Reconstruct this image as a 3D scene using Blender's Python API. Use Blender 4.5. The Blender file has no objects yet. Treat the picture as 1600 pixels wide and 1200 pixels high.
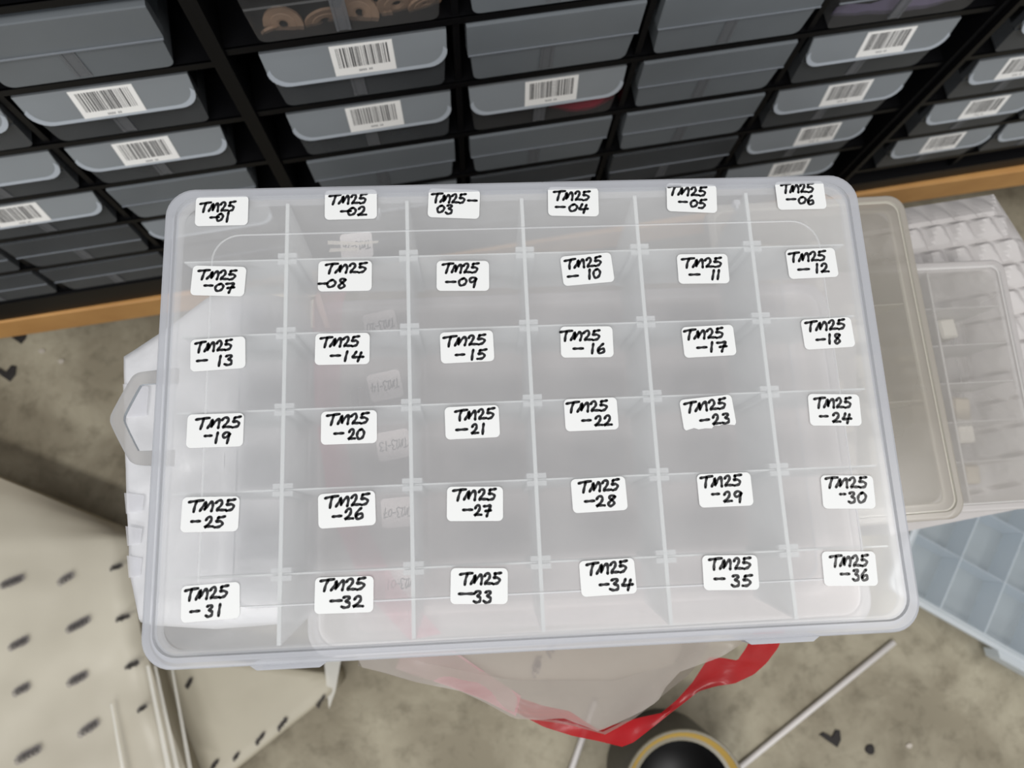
import bpy, bmesh, math, random
from mathutils import Vector, Matrix, noise
random.seed(7)
S = 0.01                 # the scene is laid out in centimetres, the mesh data is in metres
H = 95.0                 # camera height above the floor (cm)
F_PX = 1180.5227
# rows: world X (along the drawer rack), Y (towards the rack), Z (up) in camera axes
RW = [[0.9819611782, 0.1726098552, -0.0771886153], [-0.1850221342, 0.9613095577, -0.2040851392], [0.0389750473, 0.2146852861, 0.9759053098]]
sc = bpy.context.scene
col = sc.collection

# ---------------------------------------------------------------- survey helpers
def at(px, py, z):
    """world point (cm, camera foot at origin, z relative to the lens) seen at a photo pixel, at depth z"""
    c = (px-800.0, 600.0-py, -F_PX)
    d = [sum(RW[i][k]*c[k] for k in range(3)) for i in range(3)]
    s = z/d[2]
    return Vector((d[0]*s, d[1]*s, z))
def aty(px, py, y):
    c = (px-800.0, 600.0-py, -F_PX)
    d = [sum(RW[i][k]*c[k] for k in range(3)) for i in range(3)]
    s = y/d[1]
    return Vector((d[0]*s, y, d[2]*s))
def W(v):                # cm, lens-relative -> metres above the floor
    return Vector((v[0]*S, v[1]*S, (v[2]+H)*S))

# ---------------------------------------------------------------- materials
def new_mat(name):
    m = bpy.data.materials.new(name); m.use_nodes = True
    nt = m.node_tree
    for n in list(nt.nodes): nt.nodes.remove(n)
    out = nt.nodes.new('ShaderNodeOutputMaterial')
    return m, nt, out
def lin(c):
    return tuple(((x/255.0)/12.92 if x/255.0 <= .04045 else ((x/255.0+.055)/1.055)**2.4) for x in c)+(1.0,)
def ramp2(nt, src, c0, c1, p0=.3, p1=.7):
    r = nt.nodes.new('ShaderNodeValToRGB')
    r.color_ramp.elements[0].position = p0; r.color_ramp.elements[1].position = p1
    r.color_ramp.elements[0].color = c0; r.color_ramp.elements[1].color = c1
    nt.links.new(src, r.inputs[0]); return r.outputs[0]
def noise_tex(nt, scale, detail=4, rough=.55, dist=0.0, stretch=None):
    tc = nt.nodes.new('ShaderNodeTexCoord')
    t = nt.nodes.new('ShaderNodeTexNoise')
    t.inputs['Scale'].default_value = scale; t.inputs['Detail'].default_value = detail
    t.inputs['Roughness'].default_value = rough; t.inputs['Distortion'].default_value = dist
    if stretch:
        mp = nt.nodes.new('ShaderNodeMapping'); mp.inputs['Scale'].default_value = stretch
        nt.links.new(tc.outputs['Object'], mp.inputs[0]); nt.links.new(mp.outputs[0], t.inputs['Vector'])
    else:
        nt.links.new(tc.outputs['Object'], t.inputs['Vector'])
    return t.outputs['Fac']
def solid(name, c, rough=.5, c2=None, scale=20, spec=.5, bump=0.0, bscale=60, sss=0):
    m, nt, out = new_mat(name)
    b = nt.nodes.new('ShaderNodeBsdfPrincipled')
    b.inputs['Roughness'].default_value = rough
    b.inputs['Specular IOR Level'].default_value = spec
    if c2:
        nt.links.new(ramp2(nt, noise_tex(nt, scale), lin(c), lin(c2)), b.inputs['Base Color'])
    else:
        b.inputs['Base Color'].default_value = lin(c)
    if bump:
        bp = nt.nodes.new('ShaderNodeBump'); bp.inputs['Strength'].default_value = bump
        bp.inputs['Distance'].default_value = .002
        nt.links.new(noise_tex(nt, bscale), bp.inputs['Height']); nt.links.new(bp.outputs[0], b.inputs['Normal'])
    nt.links.new(b.outputs[0], out.inputs[0])
    return m
def film(name, c, alpha, rough=.25, edge=.35, spec=.5, c2=None, scale=12, alpha2=None, transl=.5, bump=0, bscale=30, stretch=None, tint=(255,255,255)):
    """thin see-through plastic: part clear, part milky, with a surface sheen; more milky at grazing angles"""
    m, nt, out = new_mat(name)
    tr = nt.nodes.new('ShaderNodeBsdfTransparent'); tr.inputs[0].default_value = lin(tint)
    b = nt.nodes.new('ShaderNodeBsdfPrincipled')
    b.inputs['Roughness'].default_value = rough; b.inputs['Specular IOR Level'].default_value = spec
    tl = nt.nodes.new('ShaderNodeBsdfTranslucent')
    nz = noise_tex(nt, scale, stretch=stretch)
    if c2:
        cc = ramp2(nt, nz, lin(c), lin(c2)); nt.links.new(cc, b.inputs['Base Color']); nt.links.new(cc, tl.inputs[0])
    else:
        b.inputs['Base Color'].default_value = lin(c); tl.inputs[0].default_value = lin(c)
    if bump:
        bp = nt.nodes.new('ShaderNodeBump'); bp.inputs['Strength'].default_value = bump
        bp.inputs['Distance'].default_value = .004
        nt.links.new(noise_tex(nt, bscale, 3, stretch=stretch), bp.inputs['Height']); nt.links.new(bp.outputs[0], b.inputs['Normal'])
    mx = nt.nodes.new('ShaderNodeMixShader'); mx.inputs[0].default_value = transl
    nt.links.new(b.outputs[0], mx.inputs[1]); nt.links.new(tl.outputs[0], mx.inputs[2])
    lw = nt.nodes.new('ShaderNodeLayerWeight'); lw.inputs[0].default_value = .3
    ma = nt.nodes.new('ShaderNodeMath'); ma.operation = 'MULTIPLY_ADD'; ma.use_clamp = True
    nt.links.new(lw.outputs['Facing'], ma.inputs[0]); ma.inputs[1].default_value = edge
    if alpha2 is not None:
        mr = nt.nodes.new('ShaderNodeMapRange'); mr.inputs[1].default_value = .35; mr.inputs[2].default_value = .65
        mr.inputs[3].default_value = alpha; mr.inputs[4].default_value = alpha2
        nt.links.new(nz, mr.inputs[0]); nt.links.new(mr.outputs[0], ma.inputs[2])
    else:
        ma.inputs[2].default_value = alpha
    m2 = nt.nodes.new('ShaderNodeMixShader')
    nt.links.new(ma.outputs[0], m2.inputs[0]); nt.links.new(tr.outputs[0], m2.inputs[1]); nt.links.new(mx.outputs[0], m2.inputs[2])
    nt.links.new(m2.outputs[0], out.inputs[0])
    return m

M = {}
M['black'] = solid('black_plastic', (9, 9, 11), .42, spec=.22)
M['black_back'] = solid('black_back', (9, 9, 10), .7)
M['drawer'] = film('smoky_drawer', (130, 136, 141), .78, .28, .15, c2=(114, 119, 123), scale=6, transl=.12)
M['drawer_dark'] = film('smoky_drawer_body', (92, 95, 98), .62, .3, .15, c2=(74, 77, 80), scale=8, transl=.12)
M['lip'] = film('clear_handle_lip', (158, 164, 169), .76, .22, .15, c2=(142, 147, 151), scale=5, transl=.12)
M['lip_edge'] = film('lip_edge', (185, 192, 200), .85, .2, .1, transl=.15)
M['label'] = solid('label_paper', (236, 235, 232), .55)
M['ink'] = solid('print_ink', (62, 62, 64), .6)
M['greyink'] = solid('grey_print', (130, 130, 132), .6)
M['marker'] = solid('marker_ink', (14, 14, 18), .35)
M['lid'] = film('lid_polypropylene', (232, 232, 233), .29, .16, .45, spec=.55, c2=(240, 240, 240), scale=9, alpha2=.37, transl=.18, bump=.08, bscale=18)
M['lid_rim'] = film('lid_rim', (196, 198, 204), .6, .25, .3, transl=.2)
M['ridge'] = film('lid_ridge', (206, 208, 212), .55, .15, .3, transl=.3)
M['crease'] = film('lid_crease', (236, 237, 238), .6, .12, .3, transl=.3)
M['tray'] = film('tray_polypropylene', (226, 226, 228), .18, .2, .35, c2=(232, 232, 234), scale=7, transl=.2, bump=.15, bscale=22)
M['divider'] = film('divider_polypropylene', (226, 229, 230), .52, .25, .25, transl=.25)
M['divider_top'] = film('divider_edge', (214, 218, 218), .74, .25, .2, transl=.2)
M['hook'] = film('hook_plastic', (188, 186, 184), .62, .2, .3, transl=.3)
M['sticker'] = solid('sticker_paper', (213, 214, 213), .5)
M['old_sticker'] = solid('old_sticker_paper', (248, 240, 238), .6)
M['pencil'] = solid('faded_marker', (38, 36, 40), .6)

# ---------------------------------------------------------------- builders
def tag(o, label=None, cat=None, group=None, kind=None):
    if label: o['label'] = label
    if cat: o['category'] = cat
    if group: o['group'] = group
    if kind: o['kind'] = kind
    return o
def empty(name, loc, rotz=0.0, **kw):
    o = bpy.data.objects.new(name, None); col.objects.link(o)
    o.location = loc; o.rotation_euler = (0, 0, rotz); o.empty_display_size = .02
    return tag(o, **kw)
class MB:
    def __init__(s): s.v = []; s.f = []; s.m = []
    def add(s, vs, fs, mi=0):
        b = len(s.v); s.v += [tuple(x) for x in vs]
        for f in fs: s.f.append(tuple(b+i for i in f)); s.m.append(mi)
    def box(s, x0, x1, y0, y1, z0, z1, mi=0):
        s.add([(x0,y0,z0),(x1,y0,z0),(x1,y1,z0),(x0,y1,z0),(x0,y0,z1),(x1,y0,z1),(x1,y1,z1),(x0,y1,z1)],
              [(0,3,2,1),(4,5,6,7),(0,1,5,4),(1,2,6,5),(2,3,7,6),(3,0,4,7)], mi)
    def rings(s, rs, mi=0, cap0=False, cap1=False, mis=None):
        b = len(s.v); n = len(rs[0])
        for r in rs: s.v += [tuple(x) for x in r]
        for k in range(len(rs)-1):
            for i in range(n):
                j = (i+1) % n
                s.f.append((b+k*n+i, b+k*n+j, b+(k+1)*n+j, b+(k+1)*n+i)); s.m.append(mis[k] if mis else mi)
        if cap0: s.f.append(tuple(b+i for i in reversed(range(n)))); s.m.append(mis[0] if mis else mi)
        if cap1: s.f.append(tuple(b+(len(rs)-1)*n+i for i in range(n))); s.m.append(mis[-1] if mis else mi)
    def grid(s, rows, mi=0):
        b = len(s.v); n = len(rows[0])
        for r in rows: s.v += [tuple(x) for x in r]
        for k in range(len(rows)-1):
            for i in range(n-1):
                s.f.append((b+k*n+i, b+k*n+i+1, b+(k+1)*n+i+1, b+(k+1)*n+i)); s.m.append(mi)
    def build(s, name, mats, parent=None, smooth=False, scale=S, bevel=0):
        me = bpy.data.meshes.new(name)
        me.from_pydata([(a*scale, b*scale, c*scale) for a, b, c in s.v], [], s.f)
        if not isinstance(mats, (list, tuple)): mats = [mats]
        for m in mats: me.materials.append(m)
        for p, mi in zip(me.polygons, s.m):
            p.material_index = mi; p.use_smooth = smooth
        me.update()
        o = bpy.data.objects.new(name, me); col.objects.link(o)
        if parent: o.parent = parent
        if bevel:
            b = o.modifiers.new('bevel', 'BEVEL'); b.width = bevel*S; b.segments = 2; b.limit_method = 'ANGLE'
        return o
def rr(x0, x1, y0, y1, r, z, n=8):
    """rounded rectangle ring, counter-clockwise"""
    pts = []
    for cx, cy, a0 in ((x1-r, y1-r, 0), (x0+r, y1-r, 90), (x0+r, y0+r, 180), (x1-r, y0+r, 270)):
        for i in range(n+1):
            a = math.radians(a0+90*i/n); pts.append((cx+r*math.cos(a), cy+r*math.sin(a), z))
    return pts
def smooth_line(p, sub=4):
    if len(p) < 3: return p
    out = []
    for i in range(len(p)-1):
        p0 = p[max(i-1, 0)]; p1 = p[i]; p2 = p[i+1]; p3 = p[min(i+2, len(p)-1)]
        for k in range(sub):
            t = k/sub
            out.append(tuple(.5*((2*p1[j])+(-p0[j]+p2[j])*t+(2*p0[j]-5*p1[j]+4*p2[j]-p3[j])*t*t+(-p0[j]+3*p1[j]-3*p2[j]+p3[j])*t**3) for j in range(len(p1))))
    out.append(tuple(p[-1])); return out
def stroke(mb, pts, w, z, sub=4, mi=0):
    """flat pen stroke with round ends; pts in the sticker plane (cm)"""
    q = smooth_line(pts, sub)
    L = []; R_ = []
    for i, a in enumerate(q):
        b = q[min(i+1, len(q)-1)]; c = q[max(i-1, 0)]
        dx, dy = b[0]-c[0], b[1]-c[1]; d = math.hypot(dx, dy) or 1
        ww = w*(.5+.08*math.sin(i*1.3))
        L.append((a[0]-dy/d*ww, a[1]+dx/d*ww, z)); R_.append((a[0]+dy/d*ww, a[1]-dx/d*ww, z))
    n = len(q)
    mb.add(L+R_, [(i, n+i, n+i+1, i+1) for i in range(n-1)], mi)
    for e in (q[0], q[-1]):
        mb.add([(e[0]+w*.5*math.cos(k*math.pi/5), e[1]+w*.5*math.sin(k*math.pi/5), z) for k in range(10)], [tuple(range(10))], mi)

# pen strokes, x 0..1 and y 0 (bottom)..1 (top)
TM25 = [
 [(0, .84), (.12, .92), (.30, .97)],
 [(.17, .90), (.13, .50), (.10, .02)],
 [(.25, .08), (.32, .50), (.37, .82), (.36, .45), (.35, .18)],
 [(.36, .30), (.44, .68), (.51, .86), (.52, .5), (.50, .04)],
 [(.585, .72), (.65, .95), (.715, .86), (.70, .55), (.63, .22), (.60, .10), (.68, .12), (.79, .12)],
 [(.85, .93), (.835, .70), (.82, .53), (.90, .60), (.965, .42), (.92, .16), (.82, .06)],
 [(.85, .93), (.92, .96), (1.0, 1.0)]]
DG = {
 '0': [[(.55, .98), (.15, .75), (.05, .35), (.35, .02), (.8, .2), (.98, .62), (.7, .95), (.45, .93)]],
 '1': [[(.62, 1.0), (.5, .55), (.40, .0)]],
 '2': [[(.08, .72), (.35, 1.0), (.72, .86), (.60, .45), (.05, .05), (.4, .12), (1.0, .10)]],
 '3': [[(.15, .90), (.50, 1.0), (.80, .85), (.40, .55), (.78, .42), (.80, .12), (.40, .0), (.05, .12)]],
 '4': [[(.35, .95), (.20, .60), (.05, .35), (.45, .38), (1.05, .42)], [(.82, .85), (.70, .45), (.60, -.05)]],
 '5': [[(.30, .93), (.22, .70), (.15, .52), (.55, .60), (.85, .35), (.55, .06), (.05, .04)], [(.30, .93), (.65, .96), (1.0, 1.0)]],
 '6': [[(.65, 1.0), (.30, .70), (.08, .30), (.35, .0), (.80, .15), (.75, .45), (.35, .42), (.12, .25)]],
 '7': [[(.05, .90), (.50, .93), (.95, .95), (.72, .5), (.55, -.05)], [(.30, .45), (.65, .50), (1.02, .52)]],
 '8': [[(.85, .90), (.45, 1.0), (.25, .75), (.60, .52), (.80, .22), (.45, .0), (.15, .18), (.45, .50), (.88, .86)]],
 '9': [[(.90, .85), (.50, 1.0), (.12, .72), (.40, .48), (.80, .68), (.92, .90), (.80, .40), (.72, -.05)]],
 '-': [[(0, .5), (.5, .54), (1, .56)]],
}
def write(mb, strokes, x0, x1, y0, y1, w, z, jit=0.0, slant=0.0):
    for s in strokes:
        stroke(mb, [(x0+(x1-x0)*(a+slant*(b-.5)+random.uniform(-jit, jit)), y0+(y1-y0)*(b+random.uniform(-jit, jit))) for a, b in s], w, z)

# ---------------------------------------------------------------- world, camera, lights
w = bpy.data.worlds.new('hall_light'); sc.world = w; w.use_nodes = True
nt = w.node_tree; bg = nt.nodes['Background']
tc = nt.nodes.new('ShaderNodeTexCoord'); sp = nt.nodes.new('ShaderNodeSeparateXYZ'); nt.links.new(tc.outputs['Generated'], sp.inputs[0])
rp = nt.nodes.new('ShaderNodeValToRGB'); rp.color_ramp.elements[0].position = .35; rp.color_ramp.elements[1].position = .8
rp.color_ramp.elements[0].color = (.16, .15, .13, 1); rp.color_ramp.elements[1].color = (.62, .63, .66, 1)
ad = nt.nodes.new('ShaderNodeMath'); ad.operation = 'MULTIPLY_ADD'; ad.inputs[1].default_value = .5; ad.inputs[2].default_value = .5
nt.links.new(sp.outputs['Z'], ad.inputs[0]); nt.links.new(ad.outputs[0], rp.inputs[0]); nt.links.new(rp.outputs[0], bg.inputs[0])
bg.inputs[1].default_value = .84
cam = bpy.data.cameras.new('camera'); co = bpy.data.objects.new('camera', cam); col.objects.link(co); sc.camera = co
mw = Matrix(((RW[0][0], RW[0][1], RW[0][2], 0), (RW[1][0], RW[1][1], RW[1][2], 0), (RW[2][0], RW[2][1], RW[2][2], H*S), (0, 0, 0, 1)))
co.matrix_world = mw
cam.sensor_width = 36; cam.lens = 36*F_PX/1600; cam.clip_start = .01; cam.clip_end = 60
cam.dof.use_dof = True; cam.dof.focus_distance = .30; cam.dof.aperture_fstop = 13.5
def area(name, loc, size, size_y, power, color, target):
    l = bpy.data.lights.new(name, 'AREA'); l.shape = 'RECTANGLE'; l.size = size; l.size_y = size_y; l.energy = power; l.color = color
    o = bpy.data.objects.new(name, l); col.objects.link(o); o.location = loc
    o.rotation_euler = (Vector(target)-Vector(loc)).to_track_quat('-Z', 'Y').to_euler()
    return o
area('ceiling_tube_light', (-.55, -1.0, 3.0), 1.5, .25, 37, (1, .98, .95), (0, .1, .5))
area('ceiling_tube_light', (1.3, -.6, 3.0), 1.5, .25, 23, (1, .97, .93), (0, .1, .5))
area('ceiling_tube_light', (-.9, -2.2, 2.6), 1.5, .3, 26, (.95, .98, 1), (0, .3, .4))
sc.view_settings.view_transform = 'Standard'
sc.view_settings.look = 'None'
sc.cycles.transparent_max_bounces = 48
sc.cycles.max_bounces = 8
sc.cycles.caustics_reflective = False; sc.cycles.caustics_refractive = False
sc.cycles.use_denoising = True

# ---------------------------------------------------------------- floor
m, nt, out = new_mat('concrete')
b = nt.nodes.new('ShaderNodeBsdfPrincipled'); b.inputs['Roughness'].default_value = .75
n1 = noise_tex(nt, 9, 6, .62, .4); n2 = noise_tex(nt, 2.2, 3, .5); n3 = noise_tex(nt, 45, 3, .6)
c1 = ramp2(nt, n1, lin((134, 126, 108)), lin((172, 165, 146)), .42, .74)
c2 = ramp2(nt, n2, lin((150, 144, 128)), lin((255, 255, 250)), .36, .62)
c3 = ramp2(nt, n3, lin((205, 203, 198)), lin((255, 255, 255)), .30, .5)
x1 = nt.nodes.new('ShaderNodeMixRGB'); x1.blend_type = 'MULTIPLY'; x1.inputs[0].default_value = .55
x2 = nt.nodes.new('ShaderNodeMixRGB'); x2.blend_type = 'MULTIPLY'; x2.inputs[0].default_value = .7
nt.links.new(c1, x1.inputs[1]); nt.links.new(c2, x1.inputs[2]); nt.links.new(x1.outputs[0], x2.inputs[1]); nt.links.new(c3, x2.inputs[2])
nt.links.new(x2.outputs[0], b.inputs['Base Color']); nt.links.new(b.outputs[0], out.inputs[0])
M['concrete'] = m
f = MB(); f.box(-260, 260, -260, 260, -4, 0)
tag(f.build('floor', m), kind='structure')

wm = solid('grey_wall_paint', (150, 150, 146), .8, c2=(142, 142, 138), scale=3)
f = MB(); f.box(-260, 260, 250, 262, 0, 300)
tag(f.build('wall_back', wm), kind='structure')
def scuff(name, px, py, r, label, shape):
    """a dark flake of rubber lying on the concrete"""
    c = W(at(px, py, -H)); mb = MB()
    pts = [(x*r, y*r) for x, y in shape]
    mb.rings([[(x, y, 0.02) for x, y in pts], [(x*.95, y*.95, .14) for x, y in pts], [(x*.6, y*.6, .2) for x, y in pts]], cap0=True, cap1=True)
    o = mb.build(name, M['flake']); o.location = (c.x, c.y, 0); o.rotation_euler = (0, 0, .3)
    tag(o, label, 'debris')
M['flake'] = solid('dark_rubber', (34, 30, 28), .8)
vee = [(-1.1, .9), (-.6, .9), (-.1, .1), (.6, .5), (1, .2), (.6, -.6), (-.1, -1), (-.6, -.1)]
lump = [(math.cos(a)*(1+.15*math.sin(3*a)), math.sin(a)) for a in [k*math.pi/5 for k in range(10)]]
scuff('rubber_flake', 30, 525, 1.15, 'dark flake on concrete floor just below the wooden shelf edge', vee)
scuff('rubber_flake', 12, 582, 1.3, 'dark flake on concrete floor at left frame edge above the wrapped parcel', vee)
scuff('rubber_flake', 1301, 1152, 1.2, 'dark v-shaped flake on concrete floor right of the long white rod', vee)
scuff('rubber_flake', 1359, 1171, .6, 'small round brown flake on floor beside the v-shaped one', lump)
M['pebble'] = solid('pale_chip', (178, 170, 158), .7)
for px, py, lab in ((66, 549, 'tiny pale paint chip on floor between the dark flakes and foam bundle'), (96, 565, 'second tiny pale paint chip nearer the white foam bundle'), (1420, 1165, 'thin pale splinter on floor near right bottom corner')):
    c = W(at(px, py, -H)); mb = MB()
    pts = [(x*.42, y*.3) for x, y in lump]
    mb.rings([[(x, y, 0.0) for x, y in pts], [(x*.9, y*.9, .15) for x, y in pts]], cap0=True, cap1=True)
    o = mb.build('paint_chip', M['pebble']); o.location = (c.x, c.y, .0002); tag(o, lab, 'debris')

def rod(name, a, b_, r, mat, label, cat):
    A = W(at(*a, -H+r)); B = W(at(*b_, -H+r)); d = (B-A)
    mb = MB(); n = 14; L = d.length/S
    prof = [(0, r*.75), (.06, r), (L-.06, r), (L, r*.75)]
    mb.rings([[(x, rr_*math.cos(k*2*math.pi/n), rr_*math.sin(k*2*math.pi/n)) for k in range(n)] for x, rr_ in prof], cap0=True, cap1=True)
    o = mb.build(name, mat, smooth=True); o.location = A; o.rotation_euler = (0, 0, math.atan2(d.y, d.x))
    return tag(o, label, cat)
M['rod'] = solid('white_rod', (205, 200, 196), .35)
rod('white_rod', (1397, 1003), (1120, 1228), .36, M['rod'], 'long thin white plastic rod lying diagonally on the concrete floor', 'rod')
rod('white_rod', (930, 1095), (884, 1228), .36, M['rod'], 'short thin white rod on floor under the red bag handle', 'rod')

# ================================================================ drawer rack
RY = 32.0
def lerp(a, b, t): return a+(b-a)*t
SHADES = {}
def shade_mats(k):
    return (M['drawer'], M['drawer_dark'], M['lip'], M['lip_edge'])
def make_drawer(parent, x0, x1, zb, h, style, dark=False, y=0.0, label_x=None, seed=0, body_mat=None, lipf=.51):
    """drawer front in cabinet coordinates (cm; y=0 is the face plane, -y towards the aisle)"""
    w_ = x1-x0
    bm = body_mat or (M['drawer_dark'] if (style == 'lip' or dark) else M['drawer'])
    mb = MB()
    # tray: face with rounded bottom corners, two sides, floor, back
    taper = .035*w_
    r = .55
    mid = .50*h
    face = []
    n = 4
    for cx, a0 in ((w_-taper-r, 270), (taper+r, 180)):
        pts = []
        for i in range(n+1):
            a = math.radians(a0+90*i/n); pts.append((cx+r*math.cos(a), r+r*math.sin(a)))
        face.append(pts)
    right = face[0]; left = face[1]
    outline = left[:0]+list(left)+list(right)           # left side down to bottom, then right side up
    ring = [(taper*.6, mid)] + outline + [(w_-taper*.6, mid)]
    front = [(x0+a, -.10-.05*(b_/h), b_) for a, b_ in ring]
    back = [(x0+a, 9.0, b_) for a, b_ in ring]
    k = len(ring)
    mb.add(front, [tuple(range(k))])
    b0 = len(mb.v)
    mb.v += [tuple(p) for p in front]+[tuple(p) for p in back]
    for i in range(k-1): mb.f.append((b0+i, b0+k+i, b0+k+i+1, b0+i+1)); mb.m.append(0)
    # upper face, wider, standing a little proud
    ins = .10 if style == 'plain' else .5
    yo = -.42 if style == 'plain' else -.12
    yt = -.12 if style == 'plain' else .02
    up = [[(x0+ins*.6, -.16, mid), (x1-ins*.6, -.16, mid)], [(x0+ins*.5, yo*.55, mid+.08), (x1-ins*.5, yo*.55, mid+.08)],
          [(x0+ins*.2, yt-.06, h-.10), (x1-ins*.2, yt-.06, h-.10)], [(x0+ins*.2, yt, h), (x1-ins*.2, yt, h)], [(x0+ins*.2, .5, h), (x1-ins*.2, .5, h)]]
    for a, b_ in zip(up, up[1:]): mb.add(a+[b_[1], b_[0]], [(0, 1, 2, 3)])
    for s_, xx in ((0, x0), (1, x1)):
        sd = [u[s_] for u in up[1:]]+[(sd_x, .5, mid) for sd_x in [xx+(ins*.4 if s_ == 0 else -ins*.4)]]
        mb.add(sd, [tuple(range(len(sd)))])
    d = mb.build('drawer', bm, parent)
    d.location = (0, y*S, zb*S)
    # mould line across the face and divider rib behind the lower half
    ml = MB(); ml.box(x0+ins*.7, x1-ins*.7, yo*.6-.10, yo*.6-.02, mid+.02, mid+.12)
    if style == 'plain': ml.build('face_ridge', M['lip_edge2'], d)
    rb = MB(); cx = lerp(x0, x1, .47)
    rb.box(cx-.45, cx-.28, -.2, .0, .25, mid-.1); rb.box(cx+.28, cx+.45, -.2, .0, .25, mid-.1); rb.box(cx-.28, cx+.28, -.16, -.02, .25, mid-.1)
    rb.build('divider_rib', M['rib'], d)
    if style == 'lip':
        lp = MB(); nx = 14
        zt = h-.05; zl = h*lipf
        def lipring(off, grow):
            out = []
            rr_ = min(1.25, (zt-zl)*.55)
            for i in range(7):
                a = math.radians(180+90*i/6); out.append((x0+.12-grow+rr_+rr_*math.cos(a), zl-grow+rr_+rr_*math.sin(a)))
            for i in range(7):
                a = math.radians(270+90*i/6); out.append((x1-.12+grow-rr_+rr_*math.cos(a), zl-grow+rr_+rr_*math.sin(a)))
            pts = [(x0+.05-grow, zt)]+out+[(x1-.05+grow, zt)]
            return [(px_, -.08-.52*((zt-pz)/(zt-zl))+off, pz) for px_, pz in pts]
        A = lipring(0, 0); B = lipring(.16, 0); k = len(A)
        lp.add(A, [tuple(range(k))]); lp.add(B, [tuple(reversed(range(k)))])
        lp.v += []; b0 = len(lp.v); lp.v += A+B
        for i in range(k-1): lp.f.append((b0+i, b0+i+1, b0+k+i+1, b0+k+i)); lp.m.append(0)
        handle = lp.build('handle_lip', M['lip'], d)
        # thick rounded rim of the lip
        rim = MB(); A2 = lipring(-.06, .02); B2 = lipring(-.02, -.22); C2 = lipring(.0, -.24)
        for P_, Q_ in ((A2, B2),):
            b0 = len(rim.v); rim.v += P_+Q_
            for i in range(1, k-2): rim.f.append((b0+i, b0+i+1, b0+k+i+1, b0+k+i)); rim.m.append(0)
        b0 = len(rim.v); E2 = lipring(.2, .02); rim.v += A2+E2
        for i in range(1, k-2): rim.f.append((b0+i, b0+i+1, b0+k+i+1, b0+k+i)); rim.m.append(0)
        rim.build('lip_rim', M['lip_edge'], d)
        if label_x is not None:
            rnd = random.Random(seed)
            # label plane on the lip: u along x, v up the slope
            def lp_pt(u, v, e):
                z_ = zt-.02 - v; t = (zt-z_)/(zt-zl)
                return (label_x+u, -.08-.52*t-.03-e, z_)
            tilt = rnd.uniform(-.03, .03)
            hw, v0, v1 = 1.98, .14, .14+2.35
            L = MB()
            q = [(-hw, v1+tilt), (hw, v1-tilt), (hw, v0-tilt), (-hw, v0+tilt)]
            L.add([lp_pt(u, v, 0) for u, v in q], [(0, 1, 2, 3)])
            L.add([lp_pt(u, v, -.02) for u, v in q], [(3, 2, 1, 0)])
            x = -hw+.35
            while x < hw-.38:
                bw = rnd.choice((.035, .035, .07, .10)); g = rnd.choice((.04, .05, .08, .10))
                L.add([lp_pt(x, v1-.62, .012), lp_pt(x+bw, v1-.62, .012), lp_pt(x+bw, v0+.18, .012), lp_pt(x, v0+.18, .012)], [(0, 1, 2, 3)], 1)
                x += bw+g
            for q_ in range(7):
                xx = -.42+q_*.13
                if q_ != 4: L.add([lp_pt(xx, v1-.22, .012), lp_pt(xx+.08, v1-.22, .012), lp_pt(xx+.08, v1-.38, .012), lp_pt(xx, v1-.38, .012)], [(0, 1, 2, 3)], 2)
            lab = L.build('barcode_label', [M['label'], M['ink'], M['greyink']], d)
            # the small printed number under the bars is part of the same label mesh
    return d
M['rib'] = film('drawer_rib', (128, 130, 134), .5, .3, .1, transl=.15)
M['lip_edge2'] = film('mould_line', (150, 156, 164), .55, .25, .1, transl=.15)
M['drawer_clear'] = film('clear_drawer_body', (92, 92, 92), .34, .3, .15, c2=(80, 80, 80), scale=8, transl=.12)
M['purple'] = solid('lilac_bag', (112, 104, 132), .4, c2=(150, 140, 165), scale=30)

def cabinet_frame(root, x0, x1, zb, zt, xs, zs, depth=24, plinth=2.2):
    """xs: column gap centres, zs: heights (cabinet z) of the shelf bars"""
    mb = MB()
    mb.box(x0, x0+.5, -.3, depth, zb, zt); mb.box(x1-.5, x1, -.3, depth, zb, zt)
    mb.box(x0+.5, x1-.5, depth-.4, depth, zb, zt)
    mb.box(x0+.5, x1-.5, -.2, depth-.4, zt-.6, zt)
    mb.box(x0+.5, x1-.5, -.25, depth-.4, zb, zb+plinth)
    fr = mb.build('frame', M['black'], root)
    for x in xs:
        p = MB(); p.box(x-.22, x+.22, .15, depth-.4, zb+.6, zt-.6); p.build('upright_panel', M['black'], root)
    for z in zs:
        p = MB(); p.box(x0+.5, x1-.5, .0, depth-.4, z-.22, z+.10)
        p.box(x0+.5, x1-.5, -.05, .1, z-.42, z+.10)
        p.build('shelf_bar', M['black'], root)
    return fr

def onface(px, py, y=RY): return aty(px, py, y)
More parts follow.
